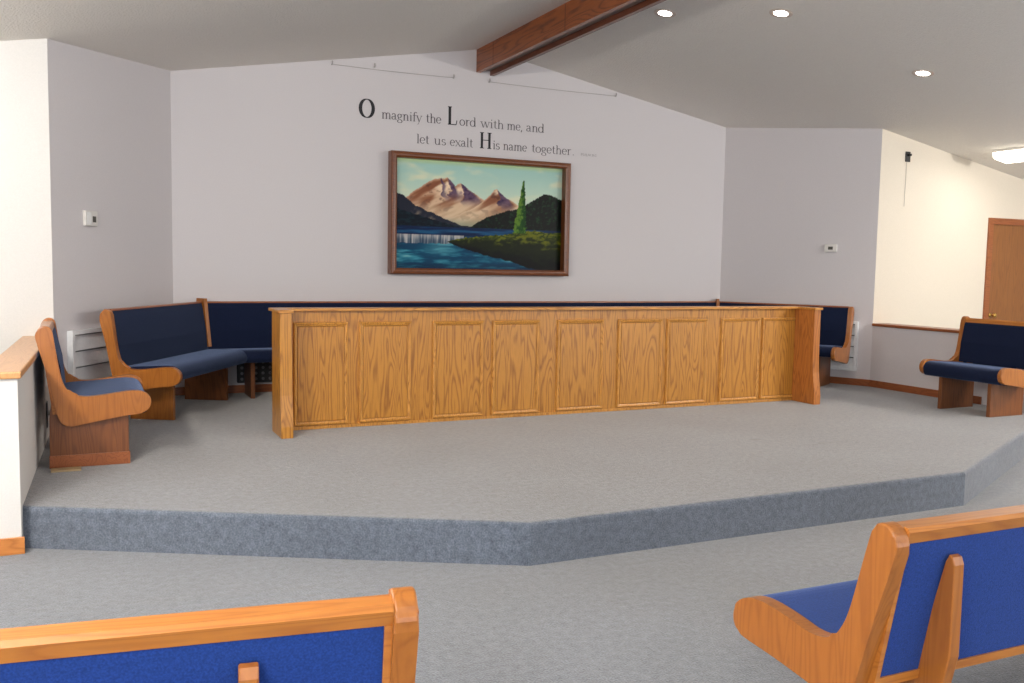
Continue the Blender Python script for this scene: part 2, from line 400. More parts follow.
# nave pews, seen from behind (face +y)
pew('long_pew', 'front row pew at bottom right, its seat and slanted end panel in view', (-1.968, -7.108, 0), rot(-1.0), 3.2, .810, PROF_NAVE,
    [.235, 1.6, 3.0], M['royal'], M['pew'], M['pewx'], M['pew'])
th_ = rot(-8.3); Ll = 3.2
px, py = -3.243, -7.09      # right rear top corner region of the left pew
pew('long_pew', 'front row pew at bottom left, only its blue back and top rail in view', (px-Ll*math.cos(th_), py-Ll*math.sin(th_), 0), th_, Ll, .80, PROF_NAVE,
    [.2, 1.6, Ll-.325], M['royal'], M['pew'], M['pewx'], M['pew'])

# ---- long choir pew wrapping the alcove: left diagonal, back, right diagonal
def choir():
    t = thing('choir_pew', 'long navy bench wrapping round the alcove behind the oak choir rail', 'pew', (0, 0, R_))
    H = .884
    # rear reference lines (u = 0 of each section), wall offsets measured along inward normals
    gB, gL, gR = .075, .245, .115
    dl = Vector((-AL+BL, CY)).normalized(); nl = Vector((dl.y, -dl.x))       # left wall direction (towards back) and inward normal
    dr = Vector((BR-AR, -CY)).normalized(); nr = Vector((dr.y, -dr.x))       # right wall direction (towards front), inward normal
    nb = Vector((0, -1)); db = Vector((1, 0))
    def isect(p, d, q, e):
        m = d.x*(-e.y)+e.x*d.y; r = q-p
        tt = (r.x*(-e.y)+e.x*r.y)/m; return p+d*tt
    pL0 = Vector((-AL, 0)); pR0 = Vector((AR, 0)); pB0 = Vector((0, 0))
    def mitL(u): return isect(pL0+nl*(gL+u), dl, pB0+nb*(gB+u), db)
    def mitR(u): return isect(pB0+nb*(gB+u), db, pR0+nr*(gR+u), dr)
    # near ends
    SLn = 1.30+.265     # distance of the left near end from the wall corner, along the wall
    SRn = 1.60
    def endL(u): return pL0-dl*SLn+nl*(gL+u)
    def endR(u): return pR0+dr*SRn+nr*(gR+u)
    th = .042
    sections = {'left': (endL, mitL, dl, nl), 'back': (mitL, mitR, db, nb), 'right': (mitR, endR, dr, nr)}
    u = backline(H); zt = H-.014
    def sweep(name, prof, fa, fb, mat, trim_a=Vector((0, 0)), trim_b=Vector((0, 0))):
        bm = bmesh.new(); A = []; B = []
        for (uu, z) in prof:
            a = fa(uu)+trim_a; b = fb(uu)+trim_b
            A.append(bm.verts.new((a.x, a.y, z))); B.append(bm.verts.new((b.x, b.y, z)))
        n = len(prof); f1 = bm.faces.new(A); f2 = bm.faces.new(B[::-1])
        for i in range(n): bm.faces.new((A[i], B[i], B[(i+1) % n], A[(i+1) % n]))
        bmesh.ops.triangulate(bm, faces=[f for f in bm.faces if len(f.verts) > 4])
        return obj(name, bm, mat, t)
    zb = .42
    BACK = [(u(zb)+.03, zb), (u(zb)+.075, zb), (u(.6)+.084, .6), (u(zt-.06)+.068, zt-.06), (u(zt-.016)+.058, zt-.016), (u(zt-.016)+.03, zt-.016)]
    SHELL = [(u(.345)+.008, .345), (u(.345)+.03, .345), (u(zt-.016)+.03, zt-.016), (u(zt-.016)+.008, zt-.016)]
    RAIL = [(u(zt)+.006, zt-.004), (u(zt)+.056, zt-.001), (u(zt)+.064, zt-.006), (u(zt)+.066, zt-.016), (u(zt)+.004, zt-.016), (u(zt)-.002, zt-.010)]
    SEAT = smooth_poly([(.045, .37), (.05, .425), (.12, .440), (.25, .446), (.38, .455), (.46, .458), (.51, .447), (.540, .420), (.550, .392), (.540, .362), (.51, .345), (.35, .338), (.15, .335)], 3)
    for k, (fa, fb, d, n) in sections.items():
        ta = d*th if k == 'left' else Vector((0, 0)); tb = -d*th if k == 'right' else Vector((0, 0))
        sweep('top_rail', RAIL, fa, fb, M['trim'], ta, tb)
        sweep('back_panel', SHELL, fa, fb, M['trim'], ta, tb)
        sweep('backrest', BACK, fa, fb, M['navy'], ta, tb)
        sweep('seat', SEAT, fa, fb, M['navy'], ta, tb)
    # end panels
    P = smooth_poly(PROF_CHOIR, 3)
    for (f, d, n, o0, o1, lb) in ((endL, dl, nl, 0, th, 1), (endR, dr, nr, -th, 0, 2)):
        bm = prism_bev(P, o0, o1, 'yzx', .007, 3)
        p = f(0); m = Matrix(((d.x, n.x, 0, p.x), (d.y, n.y, 0, p.y), (0, 0, 1, 0), (0, 0, 0, 1)))
        bmesh.ops.transform(bm, matrix=m, verts=bm.verts[:])
        obj('end_panel', bm, M['pew'], t)
    # mitre posts covering the two back joints
    for f in (mitL, mitR):
        bm = bmesh.new(); w = .019
        zs = (.46, .58, .72, .86, .897)
        for a in range(len(zs)):
            pass
        rings = []
        for z in zs:
            c = f(u(min(z, .85))+.062)
            c2 = f(u(min(z, .85))+.100)
            dd = (c2-c).normalized(); s = Vector((-dd.y, dd.x))
            r = f(u(min(z, .85))+.0)
            ww = w if z < .89 else w*.8
            rings.append([bm.verts.new((q.x, q.y, z)) for q in (r-s*ww, c2-s*ww*.9, c2+s*ww*.9, r+s*ww)])
        for A, B in zip(rings, rings[1:]):
            for i in range(4): bm.faces.new((A[i], A[(i+1) % 4], B[(i+1) % 4], B[i]))
        bm.faces.new(rings[0][::-1]); bm.faces.new(rings[-1])
        obj('corner_post', bm, M['pew'], t)
    # leg boards
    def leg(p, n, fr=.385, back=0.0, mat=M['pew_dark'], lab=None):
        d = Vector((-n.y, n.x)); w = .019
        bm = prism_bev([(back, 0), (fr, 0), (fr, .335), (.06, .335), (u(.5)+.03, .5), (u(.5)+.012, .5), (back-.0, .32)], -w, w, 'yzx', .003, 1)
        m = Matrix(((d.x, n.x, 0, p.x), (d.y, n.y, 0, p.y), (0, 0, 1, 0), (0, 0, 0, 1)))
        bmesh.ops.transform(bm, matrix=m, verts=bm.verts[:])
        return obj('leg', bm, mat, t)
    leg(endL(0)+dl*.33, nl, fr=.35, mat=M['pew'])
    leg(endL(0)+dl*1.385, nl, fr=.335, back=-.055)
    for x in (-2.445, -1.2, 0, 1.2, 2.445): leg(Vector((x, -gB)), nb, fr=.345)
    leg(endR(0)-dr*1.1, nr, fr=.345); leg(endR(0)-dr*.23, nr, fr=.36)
    return t
choir()

# ------------------------------------------------------------------ oak choir rail with nine raised panels
def choir_rail():
    t = thing('choir_rail', 'long golden oak choir rail with nine raised panels in the middle of the platform', 'choir rail', (0, 0, R_))
    y = -2.12; x0, x1 = -2.52, 2.40; H = .905
    obj('front_board', boxm(x0, x1, y, y+.03, .012, H-.02), M['oak'], t)
    obj('base_strip', boxm(x0, x1, y-.008, y, 0, .022, bev=.002), M['oak_mould'], t)
    obj('top_cap', boxm(-2.50, 2.325, y-.055, y+.10, H-.022, H, bev=.006), M['oakx'], t)
    xs = [(-2.442,-2.029),(-1.946,-1.529),(-1.355,-.917),(-.841,-.409),(-.248,.205),(.347,.81),(.853,1.299),(1.451,1.907),(1.931,2.385)]
    for a, b in xs:
        z0, z1 = .028, .800; w = .032
        p = obj('raised_panel', boxm(a+w, b-w, y-.010, y, z0+w, z1-w, bev=.004), M['oak'], t)
        bm = bmesh.new()
        # mitred moulding with a stepped section
        sec = [(0, 0), (.004, .016), (.012, .020), (.020, .013), (.028, .011), (w, .0)]
        corners = [(a, z0, 1, 1), (b, z0, -1, 1), (b, z1, -1, -1), (a, z1, 1, -1)]
        rings = [[bm.verts.new((cx+sx*i, y-h, cz+sz*i)) for (i, h) in sec] for (cx, cz, sx, sz) in corners]
        for k in range(4):
            A, B = rings[k], rings[(k+1) % 4]
            for i in range(len(sec)-1): bm.faces.new((A[i], B[i], B[i+1], A[i+1]))
        obj('moulding', bm, M['oak_mould'], p)
    # end boards standing proud of the front, feet flaring forward
    def endboard(xa, xb, mat):
        pts = [(y+.03, 0), (y+.03, H-.022), (-2.385, H-.022), (-2.385, .42), (-2.392, .30), (-2.415, .16), (-2.425, .08), (-2.425, 0)]
        return prism_bev(pts, xa, xb, 'yzx', .004, 2)
    obj('end_board', endboard(-2.588, -2.503, M['oak']), M['oak'], t)
    obj('end_board', endboard(2.325, 2.40, M['oak']), M['oak_end'], t)
    for xa, xb in ((-2.600, -2.492), (2.315, 2.412)):
        obj('end_cap', boxm(xa, xb, -2.400, y+.102, H-.022, H, bev=.005), M['oakx'], t)
choir_rail()

# ------------------------------------------------------------------ painting
def lerp(a, b, t): return tuple(x+(y-x)*t for x, y in zip(a, b))
def ss(a, b, x):
    t = max(0, min(1, (x-a)/(b-a))); return t*t*(3-2*t)
def fbm(x, y, s, o=3): return noise.fractal(Vector((x*s, y*s, 3.3)), .8, 2.1, o)
def interp(pts, x):
    for (a, b), (c, d) in zip(pts, pts[1:]):
        if a <= x <= c: return b+(d-b)*(x-a)/(c-a)
    return pts[0][1] if x < pts[0][0] else pts[-1][1]
MOUNT = [(0, .40), (.08, .335), (.11, .29), (.15, .245), (.19, .20), (.22, .175), (.245, .168), (.262, .155), (.28, .160), (.297, .150), (.318, .175), (.345, .225), (.36, .205), (.375, .192), (.40, .222), (.44, .265), (.48, .305), (.52, .35), (.56, .40), (1, .5)]
MOUNT2 = [(.26, .56), (.33, .515), (.40, .465), (.46, .415), (.51, .355), (.55, .295), (.575, .245), (.592, .228), (.61, .262), (.65, .31), (.69, .345), (.73, .385), (.8, .42), (1, .5)]
LHILL2 = [(0, .44), (.06, .475), (.13, .505), (.2, .535), (.28, .57), (.38, .60), (.45, .62)]
LHILL = [(0, .295), (.06, .345), (.12, .42), (.2, .475), (.28, .525), (.38, .59), (.45, .60)]
RHILL = [(.42, .62), (.48, .555), (.54, .50), (.60, .465), (.66, .43), (.70, .42), (.74, .40), (.79, .35), (.84, .30), (.89, .255), (.93, .26), (1, .31)]
BANKT = [(.30, .745), (.36, .715), (.45, .695), (.55, .675), (.66, .66), (.74, .625), (.84, .615), (.92, .635), (1, .62)]
BANKB = [(.30, .75), (.36, .785), (.45, .83), (.56, .88), (.66, .91), (.74, .95), (.80, .985), (1, 1.02)]
def art(u, v):
    # sky, plus a glass reflection painted in
    c = lerp((160, 200, 196), (214, 222, 200), ss(.0, .45, v)*.6+.25)
    cl = fbm(u*1.4, v*2.2, 3.2)
    c = lerp(c, (226, 224, 196), ss(.0, .7, cl)*.75)
    c = lerp(c, (196, 206, 140), ss(.05, .0, v)*.6)  # yellow-green glass reflection painted along the top edge
    # mountains
    rg = .005*noise.noise(Vector((u*60, 1, 1)))+.007*noise.noise(Vector((u*24, 4, 1)))
    for M_, peaks in ((MOUNT, ((.297, .15, .5), (.375, .19, .75), (.255, .16, .25))), (MOUNT2, ((.592, .228, .62),))):
        if M_ is MOUNT2 and u < .26: continue
        m = interp(M_, u)+rg
        if v <= m: continue
        dep = v-m
        n1 = fbm(u+v*.5, v*.8-u*.6, 15); n2 = fbm(u+v*.9, v*.5, 9)
        lit = lerp((140, 96, 74), (210, 178, 152), ss(-.35, .45, n2))
        lit = lerp(lit, (104, 72, 62), ss(.2, .65, n1)*.7)
        shd = lerp((62, 50, 80), (112, 92, 112), ss(-.4, .5, n1))
        side = 0; glow = 0
        for uc, vt, w in peaks:
            dv = v-vt; d = u-uc-.10*dv-.03*n1*ss(0, .1, dv)
            if dv > -.01:
                wd = .012+w*dv
                if 0 < d < wd: side = max(side, ss(0, .008, d)*(1-ss(wd*.55, wd, d))*(1-ss(.12, .24, dv)))
                glow = max(glow, (1-ss(0, .035+.15*dv, -d))*(d <= 0)*(1-ss(.08, .22, dv)))
        cc = lerp(lit, shd, side*.95)
        cc = lerp(cc, (244, 226, 200), glow*ss(-.5, .2, n2)*.85)
        cc = lerp(cc, (236, 212, 186), ss(.03, .0, dep)*(1-side)*.6)
        cc = lerp(cc, (222, 204, 176), ss(.30, .52, v+.05*n2)*.7)
        cc = lerp(cc, (150, 156, 138), ss(.50, .60, v)*.8)
        c = cc
    # left dark hill
    if u < .46:
        h = interp(LHILL, u)+.01*noise.noise(Vector((u*30, 7, 1)))
        if v > h:
            n = fbm(u*2, v+u, 8); c = lerp((52, 54, 66), (128, 118, 108), ss(-.1, .6, n)*ss(.0, .07, v-h))
            h2 = interp(LHILL2, u)+.008*noise.noise(Vector((u*40, 5, 1)))
            if v > h2: c = lerp((18, 32, 44), (34, 54, 62), ss(-.2, .6, fbm(u*2, v*3, 14)))
    # right forest hill
    if u > .41:
        h = interp(RHILL, u)+.012*abs(noise.noise(Vector((u*150, 2, 1))))-.016*abs(noise.noise(Vector((u*80, 9, 1))))
        if v > h:
            n = fbm(u*1.5, v, 40); c = lerp((12, 24, 20), (40, 66, 44), ss(-.1, .7, n))
            c = lerp(c, (20, 40, 46), ss(.6, .45, u)*.4)
    # lake behind the fall
    if v > .61:
        n = fbm(u*.6, v*6, 6); cc = lerp((20, 46, 78), (44, 92, 124), ss(-.2, .6, n))
        c = cc
    # waterfall band
    wt = .685+.004*noise.noise(Vector((u*40, 1, 1)))
    if wt < v < .775 and u < .40:
        n = noise.noise(Vector((u*120, v*6, 2)))*.6+noise.noise(Vector((u*40, v*3, 5)))*.5
        c = lerp((62, 78, 96), (188, 186, 184), ss(-.5, .6, n+.3*ss(.75, .69, v)))
    # lower water
    if v > .765+.006*noise.noise(Vector((u*30, 3, 1))):
        n = fbm(u*1.1+v*.5, v*4.5, 5, 4); c = lerp((22, 74, 100), (74, 140, 156), ss(-.25, .6, n))
        c = lerp(c, (150, 194, 196), ss(.45, .85, n)*.7)
        c = lerp(c, (120, 170, 178), ss(.16, .0, math.hypot(u-.26, (v-.81)*1.6))*.5)
        c = lerp(c, (10, 34, 56), ss(.92, 1.0, v)*.4)
    # bank
    if u > .30:
        bt = interp(BANKT, u)+.012*noise.noise(Vector((u*50, 3, 7))); bb = interp(BANKB, u)+.012*noise.noise(Vector((u*30, 3, 9)))
        if bt < v < bb:
            n = fbm(u*1.5, v*2, 16); k = (v-bt)/max(.02, bb-bt)
            c = lerp((112, 116, 38), (52, 66, 26), ss(-.4, .3, n))
            c = lerp(c, (38, 44, 20), ss(.05, .45, k+.25*n))
            c = lerp(c, (14, 20, 18), ss(.55, .95, k+.15*n))
            c = lerp(c, (160, 160, 60), ss(.2, .6, n)*ss(.3, .0, k)*.7)
    # tall light conifer
    if .13 < v < .645:
        k = (v-.13)/.515; w = (.003+.038*k**.9)*(1+.35*noise.noise(Vector((u*40, v*55, 1))))
        cx = .757-.022*k
        if abs(u-cx) < w:
            n = fbm(u*3, v*1.5, 22); s = (u-cx)/w
            c = lerp((36, 74, 34), (104, 134, 58), ss(-.5, .6, n-.6*s))
    return c
def painting():
    X0, X1, Z0, Z1 = -1.052, .966, 1.355, 2.568
    w = .060
    t = thing('framed_painting', 'large framed landscape painting of mountains, lake and waterfall on the back wall', 'painting', ((X0+X1)/2, 0, Z0))
    hw = (X1-X0)/2; h = Z1-Z0
    bm = bmesh.new()
    sec = [(0, 0), (0, .100), (.008, .110), (.03, .114), (.042, .112), (.052, .106), (w, .100), (w, 0)]
    corners = [(-hw, 0, 1, 1), (hw, 0, -1, 1), (hw, h, -1, -1), (-hw, h, 1, -1)]
    rings = [[bm.verts.new((cx+sx*i, -d-.002, cz+sz*i)) for (i, d) in sec] for (cx, cz, sx, sz) in corners]
    for k in range(4):
        A, B = rings[k], rings[(k+1) % 4]
        for i in range(len(sec)): bm.faces.new((A[i], B[i], B[(i+1) % len(sec)], A[(i+1) % len(sec)]))
    obj('frame', bm, M['frame'], t)
    NU, NV = 300, 170
    iw = hw-w+.002; a, b = -iw, iw; z0, z1 = w-.002, h-w+.002
    verts = []; cols = []
    for j in range(NV+1):
        for i in range(NU+1):
            uu, vv = i/NU, 1-j/NV
            verts.append((a+(b-a)*uu, -.016, z0+(z1-z0)*j/NV)); cols.append(art(uu, vv))
    faces = [(j*(NU+1)+i, j*(NU+1)+i+1, (j+1)*(NU+1)+i+1, (j+1)*(NU+1)+i) for j in range(NV) for i in range(NU)]
    me = bpy.data.meshes.new('canvas'); me.from_pydata(verts, [], faces)
    at = me.color_attributes.new('paint', 'FLOAT_COLOR', 'POINT')
    for k, c in enumerate(cols): at.data[k].color = srgb(*[max(0, min(255, 128+(q-128)*1.12+(q-sum(c)/3)*.12-10)) for q in c])
    m, nt, bs = new_mat('oil paint')
    ca = N(nt, 'ShaderNodeVertexColor'); ca.layer_name = 'paint'
    nt.links.new(ca.outputs['Color'], bs.inputs['Base Color']); bs.inputs['Roughness'].default_value = .4; bs.inputs['Specular IOR Level'].default_value = .12
    nz = N(nt, 'ShaderNodeTexNoise'); nz.inputs['Scale'].default_value = 60; bp = N(nt, 'ShaderNodeBump'); bp.inputs['Strength'].default_value = .1; bp.inputs['Distance'].default_value = .003
    tc = N(nt, 'ShaderNodeTexCoord'); nt.links.new(tc.outputs['Object'], nz.inputs['Vector'])
    nt.links.new(nz.outputs['Fac'], bp.inputs['Height']); nt.links.new(bp.outputs['Normal'], bs.inputs['Normal'])
    me.materials.append(m)
    o = bpy.data.objects.new('canvas', me); COL.objects.link(o); o.parent = t
painting()

# ------------------------------------------------------------------ lettering (own serif stroke alphabet, x-height = 1)
def arc(cx, cy, rx, ry, a0, a1, n=14):
    return [(cx+rx*math.cos(math.radians(a0+(a1-a0)*i/n)), cy+ry*math.sin(math.radians(a0+(a1-a0)*i/n))) for i in range(n+1)]
def sf(x, y, w=.17): return ('s', [(x-w, y), (x+w, y)])
def st(*p): return ('k', list(p))
G = {
 'a': (.86, [('k', arc(.34,.68,.24,.30,165,0,8)+[(.58,.12),(.68,.03),(.80,.06)]), ('k', [(.58,.60),(.30,.48)]+arc(.30,.26,.22,.24,90,300,10)+[(.58,.16)])]),
 'd': (1.0, [('k', arc(.42,.48,.36,.48,0,360,24)), st((.76,1.5),(.76,.02)), ('s', [(.56,1.5),(.76,1.5)]), ('s', [(.76,.02),(.93,.02)])]),
 'e': (.82, [('k', [(.10,.54),(.72,.54)]+arc(.41,.50,.33,.48,8,320,22))]),
 'f': (.60, [('k', [(.27,0),(.27,1.1)]+arc(.50,1.15,.23,.33,180,40,8)), ('s', [(.05,.96),(.55,.96)]), sf(.27,.02)]),
 'g': (.86, [('k', arc(.38,.66,.26,.30,0,360,20)), ('s', [(.58,.86),(.82,.95)]), ('k', [(.26,.40),(.18,.22),(.34,.12),(.62,.06)]+arc(.42,-.20,.34,.24,60,-240,18))]),
 'h': (1.02, [st((.24,1.5),(.24,0)), ('s', [(.05,1.5),(.24,1.5)]), ('k', [(.24,.66)]+arc(.52,.62,.26,.36,140,0,10)+[(.78,0)]), sf(.24,.02), sf(.78,.02)]),
 'i': (.50, [st((.25,.96),(.25,0)), ('s', [(.06,.96),(.25,.96)]), sf(.25,.02), st((.25,1.42),(.25,1.25))]),
 'l': (.50, [st((.25,1.5),(.25,0)), ('s', [(.06,1.5),(.25,1.5)]), sf(.25,.02)]),
 'm': (1.52, [st((.24,.96),(.24,0)), ('s', [(.05,.96),(.24,.96)]), ('k', [(.24,.66)]+arc(.50,.62,.25,.36,140,0,10)+[(.75,0)]), ('k', [(.75,.66)]+arc(1.01,.62,.26,.36,140,0,10)+[(1.27,0)]), sf(.24,.02), sf(.75,.02), sf(1.27,.02)]),
 'n': (1.02, [st((.24,.96),(.24,0)), ('s', [(.05,.96),(.24,.96)]), ('k', [(.24,.66)]+arc(.52,.62,.26,.36,140,0,10)+[(.78,0)]), sf(.24,.02), sf(.78,.02)]),
 'o': (.92, [('k', arc(.46,.48,.36,.48,0,360,26))]),
 'r': (.72, [st((.24,.96),(.24,0)), ('s', [(.05,.96),(.24,.96)]), ('k', [(.24,.60)]+arc(.50,.68,.24,.28,150,50,7)), sf(.24,.02)]),
 's': (.68, [('k', arc(.34,.72,.22,.24,20,260,12)+arc(.34,.25,.25,.25,80,-160,12))]),
 't': (.60, [('k', [(.27,1.30),(.27,.22)]+arc(.47,.22,.20,.20,180,300,7)), ('s', [(.05,.96),(.54,.96)])]),
 'u': (1.02, [('k', [(.22,.96),(.22,.36)]+arc(.48,.34,.26,.34,180,330,10)+[(.76,.3)]), st((.76,.96),(.76,.02)), ('s', [(.05,.96),(.22,.96)]), ('s', [(.60,.96),(.76,.96)]), ('s', [(.76,.02),(.94,.02)])]),
 'w': (1.38, [st((.12,.96),(.42,0)), ('t', [(.42,0),(.69,.96)]), st((.69,.96),(.98,0)), ('t', [(.98,0),(1.26,.96)]), sf(.12,.96), sf(.69,.96,.14), sf(1.26,.96,.14)]),
 'x': (.96, [st((.12,.96),(.84,0)), ('t', [(.82,.96),(.14,0)]), sf(.14,.96,.14), sf(.80,.96,.14), sf(.15,.02,.14), sf(.82,.02,.14)]),
 'y': (.92, [st((.12,.96),(.46,.02)), ('t', [(.80,.96),(.46,.02),(.32,-.36),(.14,-.44)]), sf(.12,.96,.15), sf(.80,.96,.13)]),
 ',': (.36, [('k', [(.18,.12),(.20,-.05),(.10,-.24)])]),
 '.': (.36, [('k', [(.18,.14),(.18,0)])]),
 'O': (1.25, [('k', arc(.62,.75,.52,.75,0,360,36))]),
 'L': (1.15, [st((.28,1.5),(.28,0)), ('s', [(.06,1.48),(.50,1.48)]), ('s', [(.06,.02),(.98,.02)]), ('t', [(.98,.02),(1.06,.38)])]),
 'H': (1.40, [st((.28,1.5),(.28,0)), st((1.12,1.5),(1.12,0)), ('s', [(.28,.78),(1.12,.78)]), sf(.28,1.48,.23), sf(.28,.02,.23), sf(1.12,1.48,.23), sf(1.12,.02,.23)]),
 'P': (1.0, [st((.26,1.5),(.26,0)), ('k', [(.26,1.46),(.5,1.46)]+arc(.50,1.12,.34,.36,80,-90,10)+[(.26,.76)]), sf(.26,.02,.2)]),
 'S': (.95, [('k', arc(.46,1.12,.30,.36,20,260,12)+arc(.46,.38,.34,.38,80,-160,12))]),
 'A': (1.2, [('t', [(.10,0),(.58,1.5)]), st((.58,1.5),(1.08,0)), ('s', [(.28,.5),(.9,.5)])]),
 'M': (1.5, [('t', [(.2,0),(.2,1.5)]), st((.2,1.5),(.75,.2)), ('t', [(.75,.2),(1.28,1.5)]), st((1.28,1.5),(1.28,0))]),
 '3': (.8, [('k', arc(.36,1.10,.28,.36,150,-80,12)+arc(.36,.38,.32,.38,80,-150,12))]),
 '4': (.9, [('t', [(.62,1.5),(.08,.45),(.82,.45)]), st((.62,1.5),(.62,0))]),
 ':': (.36, [('k', [(.18,.9),(.18,.76)]), ('k', [(.18,.14),(.18,0)])]),
}
def word_bm(text, x0, x1, zb, xh, thick=.20, thin=.07):
    W = sum(G[c][0] for c in text); k = (x1-x0)/W
    bm = bmesh.new(); cx = 0
    for ch in text:
        for kind, pts in G[ch][1]:
            q = [(x0+(cx+px)*k, zb+pz*xh) for px, pz in pts]
            L, R2 = [], []
            for i in range(len(q)):
                a = Vector(q[max(i-1, 0)]); b = Vector(q[min(i+1, len(q)-1)])
                if len(q) > 3 and (Vector(q[0])-Vector(q[-1])).length < 1e-5 and i in (0, len(q)-1):
                    a = Vector(q[-2]); b = Vector(q[1])
                d = (b-a); d = d.normalized() if d.length > 1e-9 else Vector((1, 0))
                wd = (thin+(thick-thin)*abs(d.y)**1.5) if kind == 'k' else thin
                n = Vector((-d.y, d.x))*wd*xh/2
                L.append(bm.verts.new((q[i][0]+n.x, 0, q[i][1]+n.y))); R2.append(bm.verts.new((q[i][0]-n.x, 0, q[i][1]-n.y)))
            for i in range(len(q)-1): bm.faces.new((L[i], R2[i], R2[i+1], L[i+1]))
        cx += G[ch][0]
    return bm
tx = thing('verse_lettering', 'two lines of black serif verse lettering on the white wall above the painting', 'wall lettering', (0, -.0025, 2.67))
for (w, a, b, zb, xh, th, m) in [
    ('O', -1.350, -1.195, 2.880-2.67, .117, .30, 'ink'),
    ('magnify', -1.125, -.700, .213, .061, .18, 'ink2'), ('the', -.660, -.495, .213, .061, .18, 'ink2'),
    ('L', -.430, -.315, .213, .120, .24, 'ink'), ('ord', -.298, -.108, .213, .061, .18, 'ink2'),
    ('with', -.060, .208, .213, .061, .18, 'ink2'), ('me,', .240, .425, .213, .061, .18, 'ink2'), ('and', .468, .685, .213, .061, .18, 'ink2'),
    ('let', -.760, -.622, .0, .061, .18, 'ink2'), ('us', -.572, -.440, .0, .061, .18, 'ink2'), ('exalt', -.398, -.142, .0, .061, .18, 'ink2'),
    ('H', -.070, .072, .0, .108, .24, 'ink'), ('is', .080, .165, .0, .061, .18, 'ink2'), ('name', .200, .480, .0, .061, .18, 'ink2'),
    ('together', .535, 1.020, .0, .061, .18, 'ink2'), ('.', 1.028, 1.062, .0, .061, .18, 'ink2'), ('PSALM', 1.140, 1.262, .004, .016, .2, 'ink2'), ('34:3', 1.275, 1.335, .004, .016, .2, 'ink2')]:
    o = obj('lettering_word', word_bm(w, a, b, zb, xh, th), M[m], tx)

# ------------------------------------------------------------------ small things on the walls
def on_wall(p, d, s):   # point s along d from p, rotation for local -y pointing into the room
    q = Vector(p)+Vector(d)*s; return q
dl = Vector((-BL+AL, -CY)).normalized(); dr = Vector((BR-AR, -CY)).normalized()
aL = math.atan2(-dl.y, -dl.x); aR = math.atan2(dr.y, dr.x)
def grille(label, loc, rz, w, h, ns):
    t = thing('wall_grille', label, 'vent', loc, rz)
    bm = bmesh.new(); f = .03
    for a in ((-w/2, -w/2+f, 0, h), (w/2-f, w/2, 0, h), (-w/2+f, w/2-f, 0, f), (-w/2+f, w/2-f, h-f, h)):
        box(bm, a[0], a[1], -.045, -.001, a[2], a[3])
    obj('frame', bm, M['vent'], t)
    obj('recess', boxm(-w/2+f, w/2-f, -.006, -.001, f, h-f), M['ventdark'], t)
    p = (h-2*f)/ns
    for i in range(ns):
        z = f+i*p
        bm = bmesh.new()
        prism(bm, [(-.014, z+p-.012), (-.040, z+.004), (-.036, z+.0), (-.010, z+p-.016)], -w/2+f, w/2-f, 'yzx')
        obj('louver', bm, M['vent'], t)
    return t
pl = Vector((-AL, 0))+dl*1.25
grille('white louvered wall grille behind the pews at left', (pl.x, pl.y, .165+R_), aL, .86, .545, 4)
pr = Vector((AR, 0))+dr*1.28
grille('white louvered wall grille at the far end of the bench at right', (pr.x, pr.y, .16+R_), aR, .72, .545, 4)
def thermostat(label, loc, rz, w, h, dw, dh, dx, dz, lines):
    t = thing('thermostat', label, 'thermostat', loc, rz)
    obj('cover', boxm(-w/2, w/2, -.028, -.001, -h/2, h/2, bev=.005), M['white'], t)
    obj('display', boxm(dx-dw/2, dx+dw/2, -.031, -.027, dz-dh/2, dz+dh/2), M['lcd'], t)
    bm = bmesh.new()
    for i in range(lines): box(bm, -w/2+.018+i*.016, -w/2+.022+i*.016, -.0295, -.027, -h/2+.012, h/2-.012)
    if lines: obj('vent_slot', bm, M['vent'], t)
    return t
p = Vector((-AL, 0))+dl*1.365
thermostat('white thermostat with small dark display on the left diagonal wall', (p.x, p.y, 1.755), aL, .165, .115, .042, .045, .032, -.005, 4)
p = Vector((AR, 0))+dr*1.30
thermostat('small white thermostat with grey display on the right diagonal wall', (p.x, p.y, 1.715), aR, .135, .085, .052, .034, .0, 0, 0)
# dark bracket high on the cream wall
t = thing('wall_bracket', 'small black bracket high on the cream wall at right', 'bracket', (4.32, -CY, 2.66))
obj('plate', boxm(-.035, .035, -.012, -.001, 0, .11, bev=.003), M['black'], t)
obj('arm', boxm(-.012, .012, -.05, -.012, .06, .085, bev=.003), M['black'], t)
bm = bmesh.new(); tube(bm, [(-.012, -.004, 0), (-.014, -.004, -.2), (-.017, -.004, -.48)], .002, 6); obj('cord', bm, M['wire'], t)
# thin wires on the back wall
def wire(label, xa, xb, z, hooks):
    t = thing('wall_wire', label, 'wire', (xa, 0, z))
    bm = bmesh.new(); L = xb-xa
    tube(bm, [(L*i/10, -.010, -.006*math.sin(math.pi*i/10)) for i in range(11)], .0028, 6); obj('strand', bm, M['wire'], t)
    for hx, hz in hooks:
        bm = bmesh.new(); tube(bm, [(hx, -.001, hz), (hx, -.02, hz), (hx, -.026, hz+.012), (hx, -.022, hz+.03)], .007, 8); obj('hook', bm, M['wire'], t)
wire('thin grey wire on the back wall left of the beam', -1.62, -.37, 3.352, [(0, 0), (.42, .02), (1.25, 0)])
wire('thin grey wire on the back wall right of the beam', .03, 1.56, 3.352, [(0, 0), (1.53, 0)])
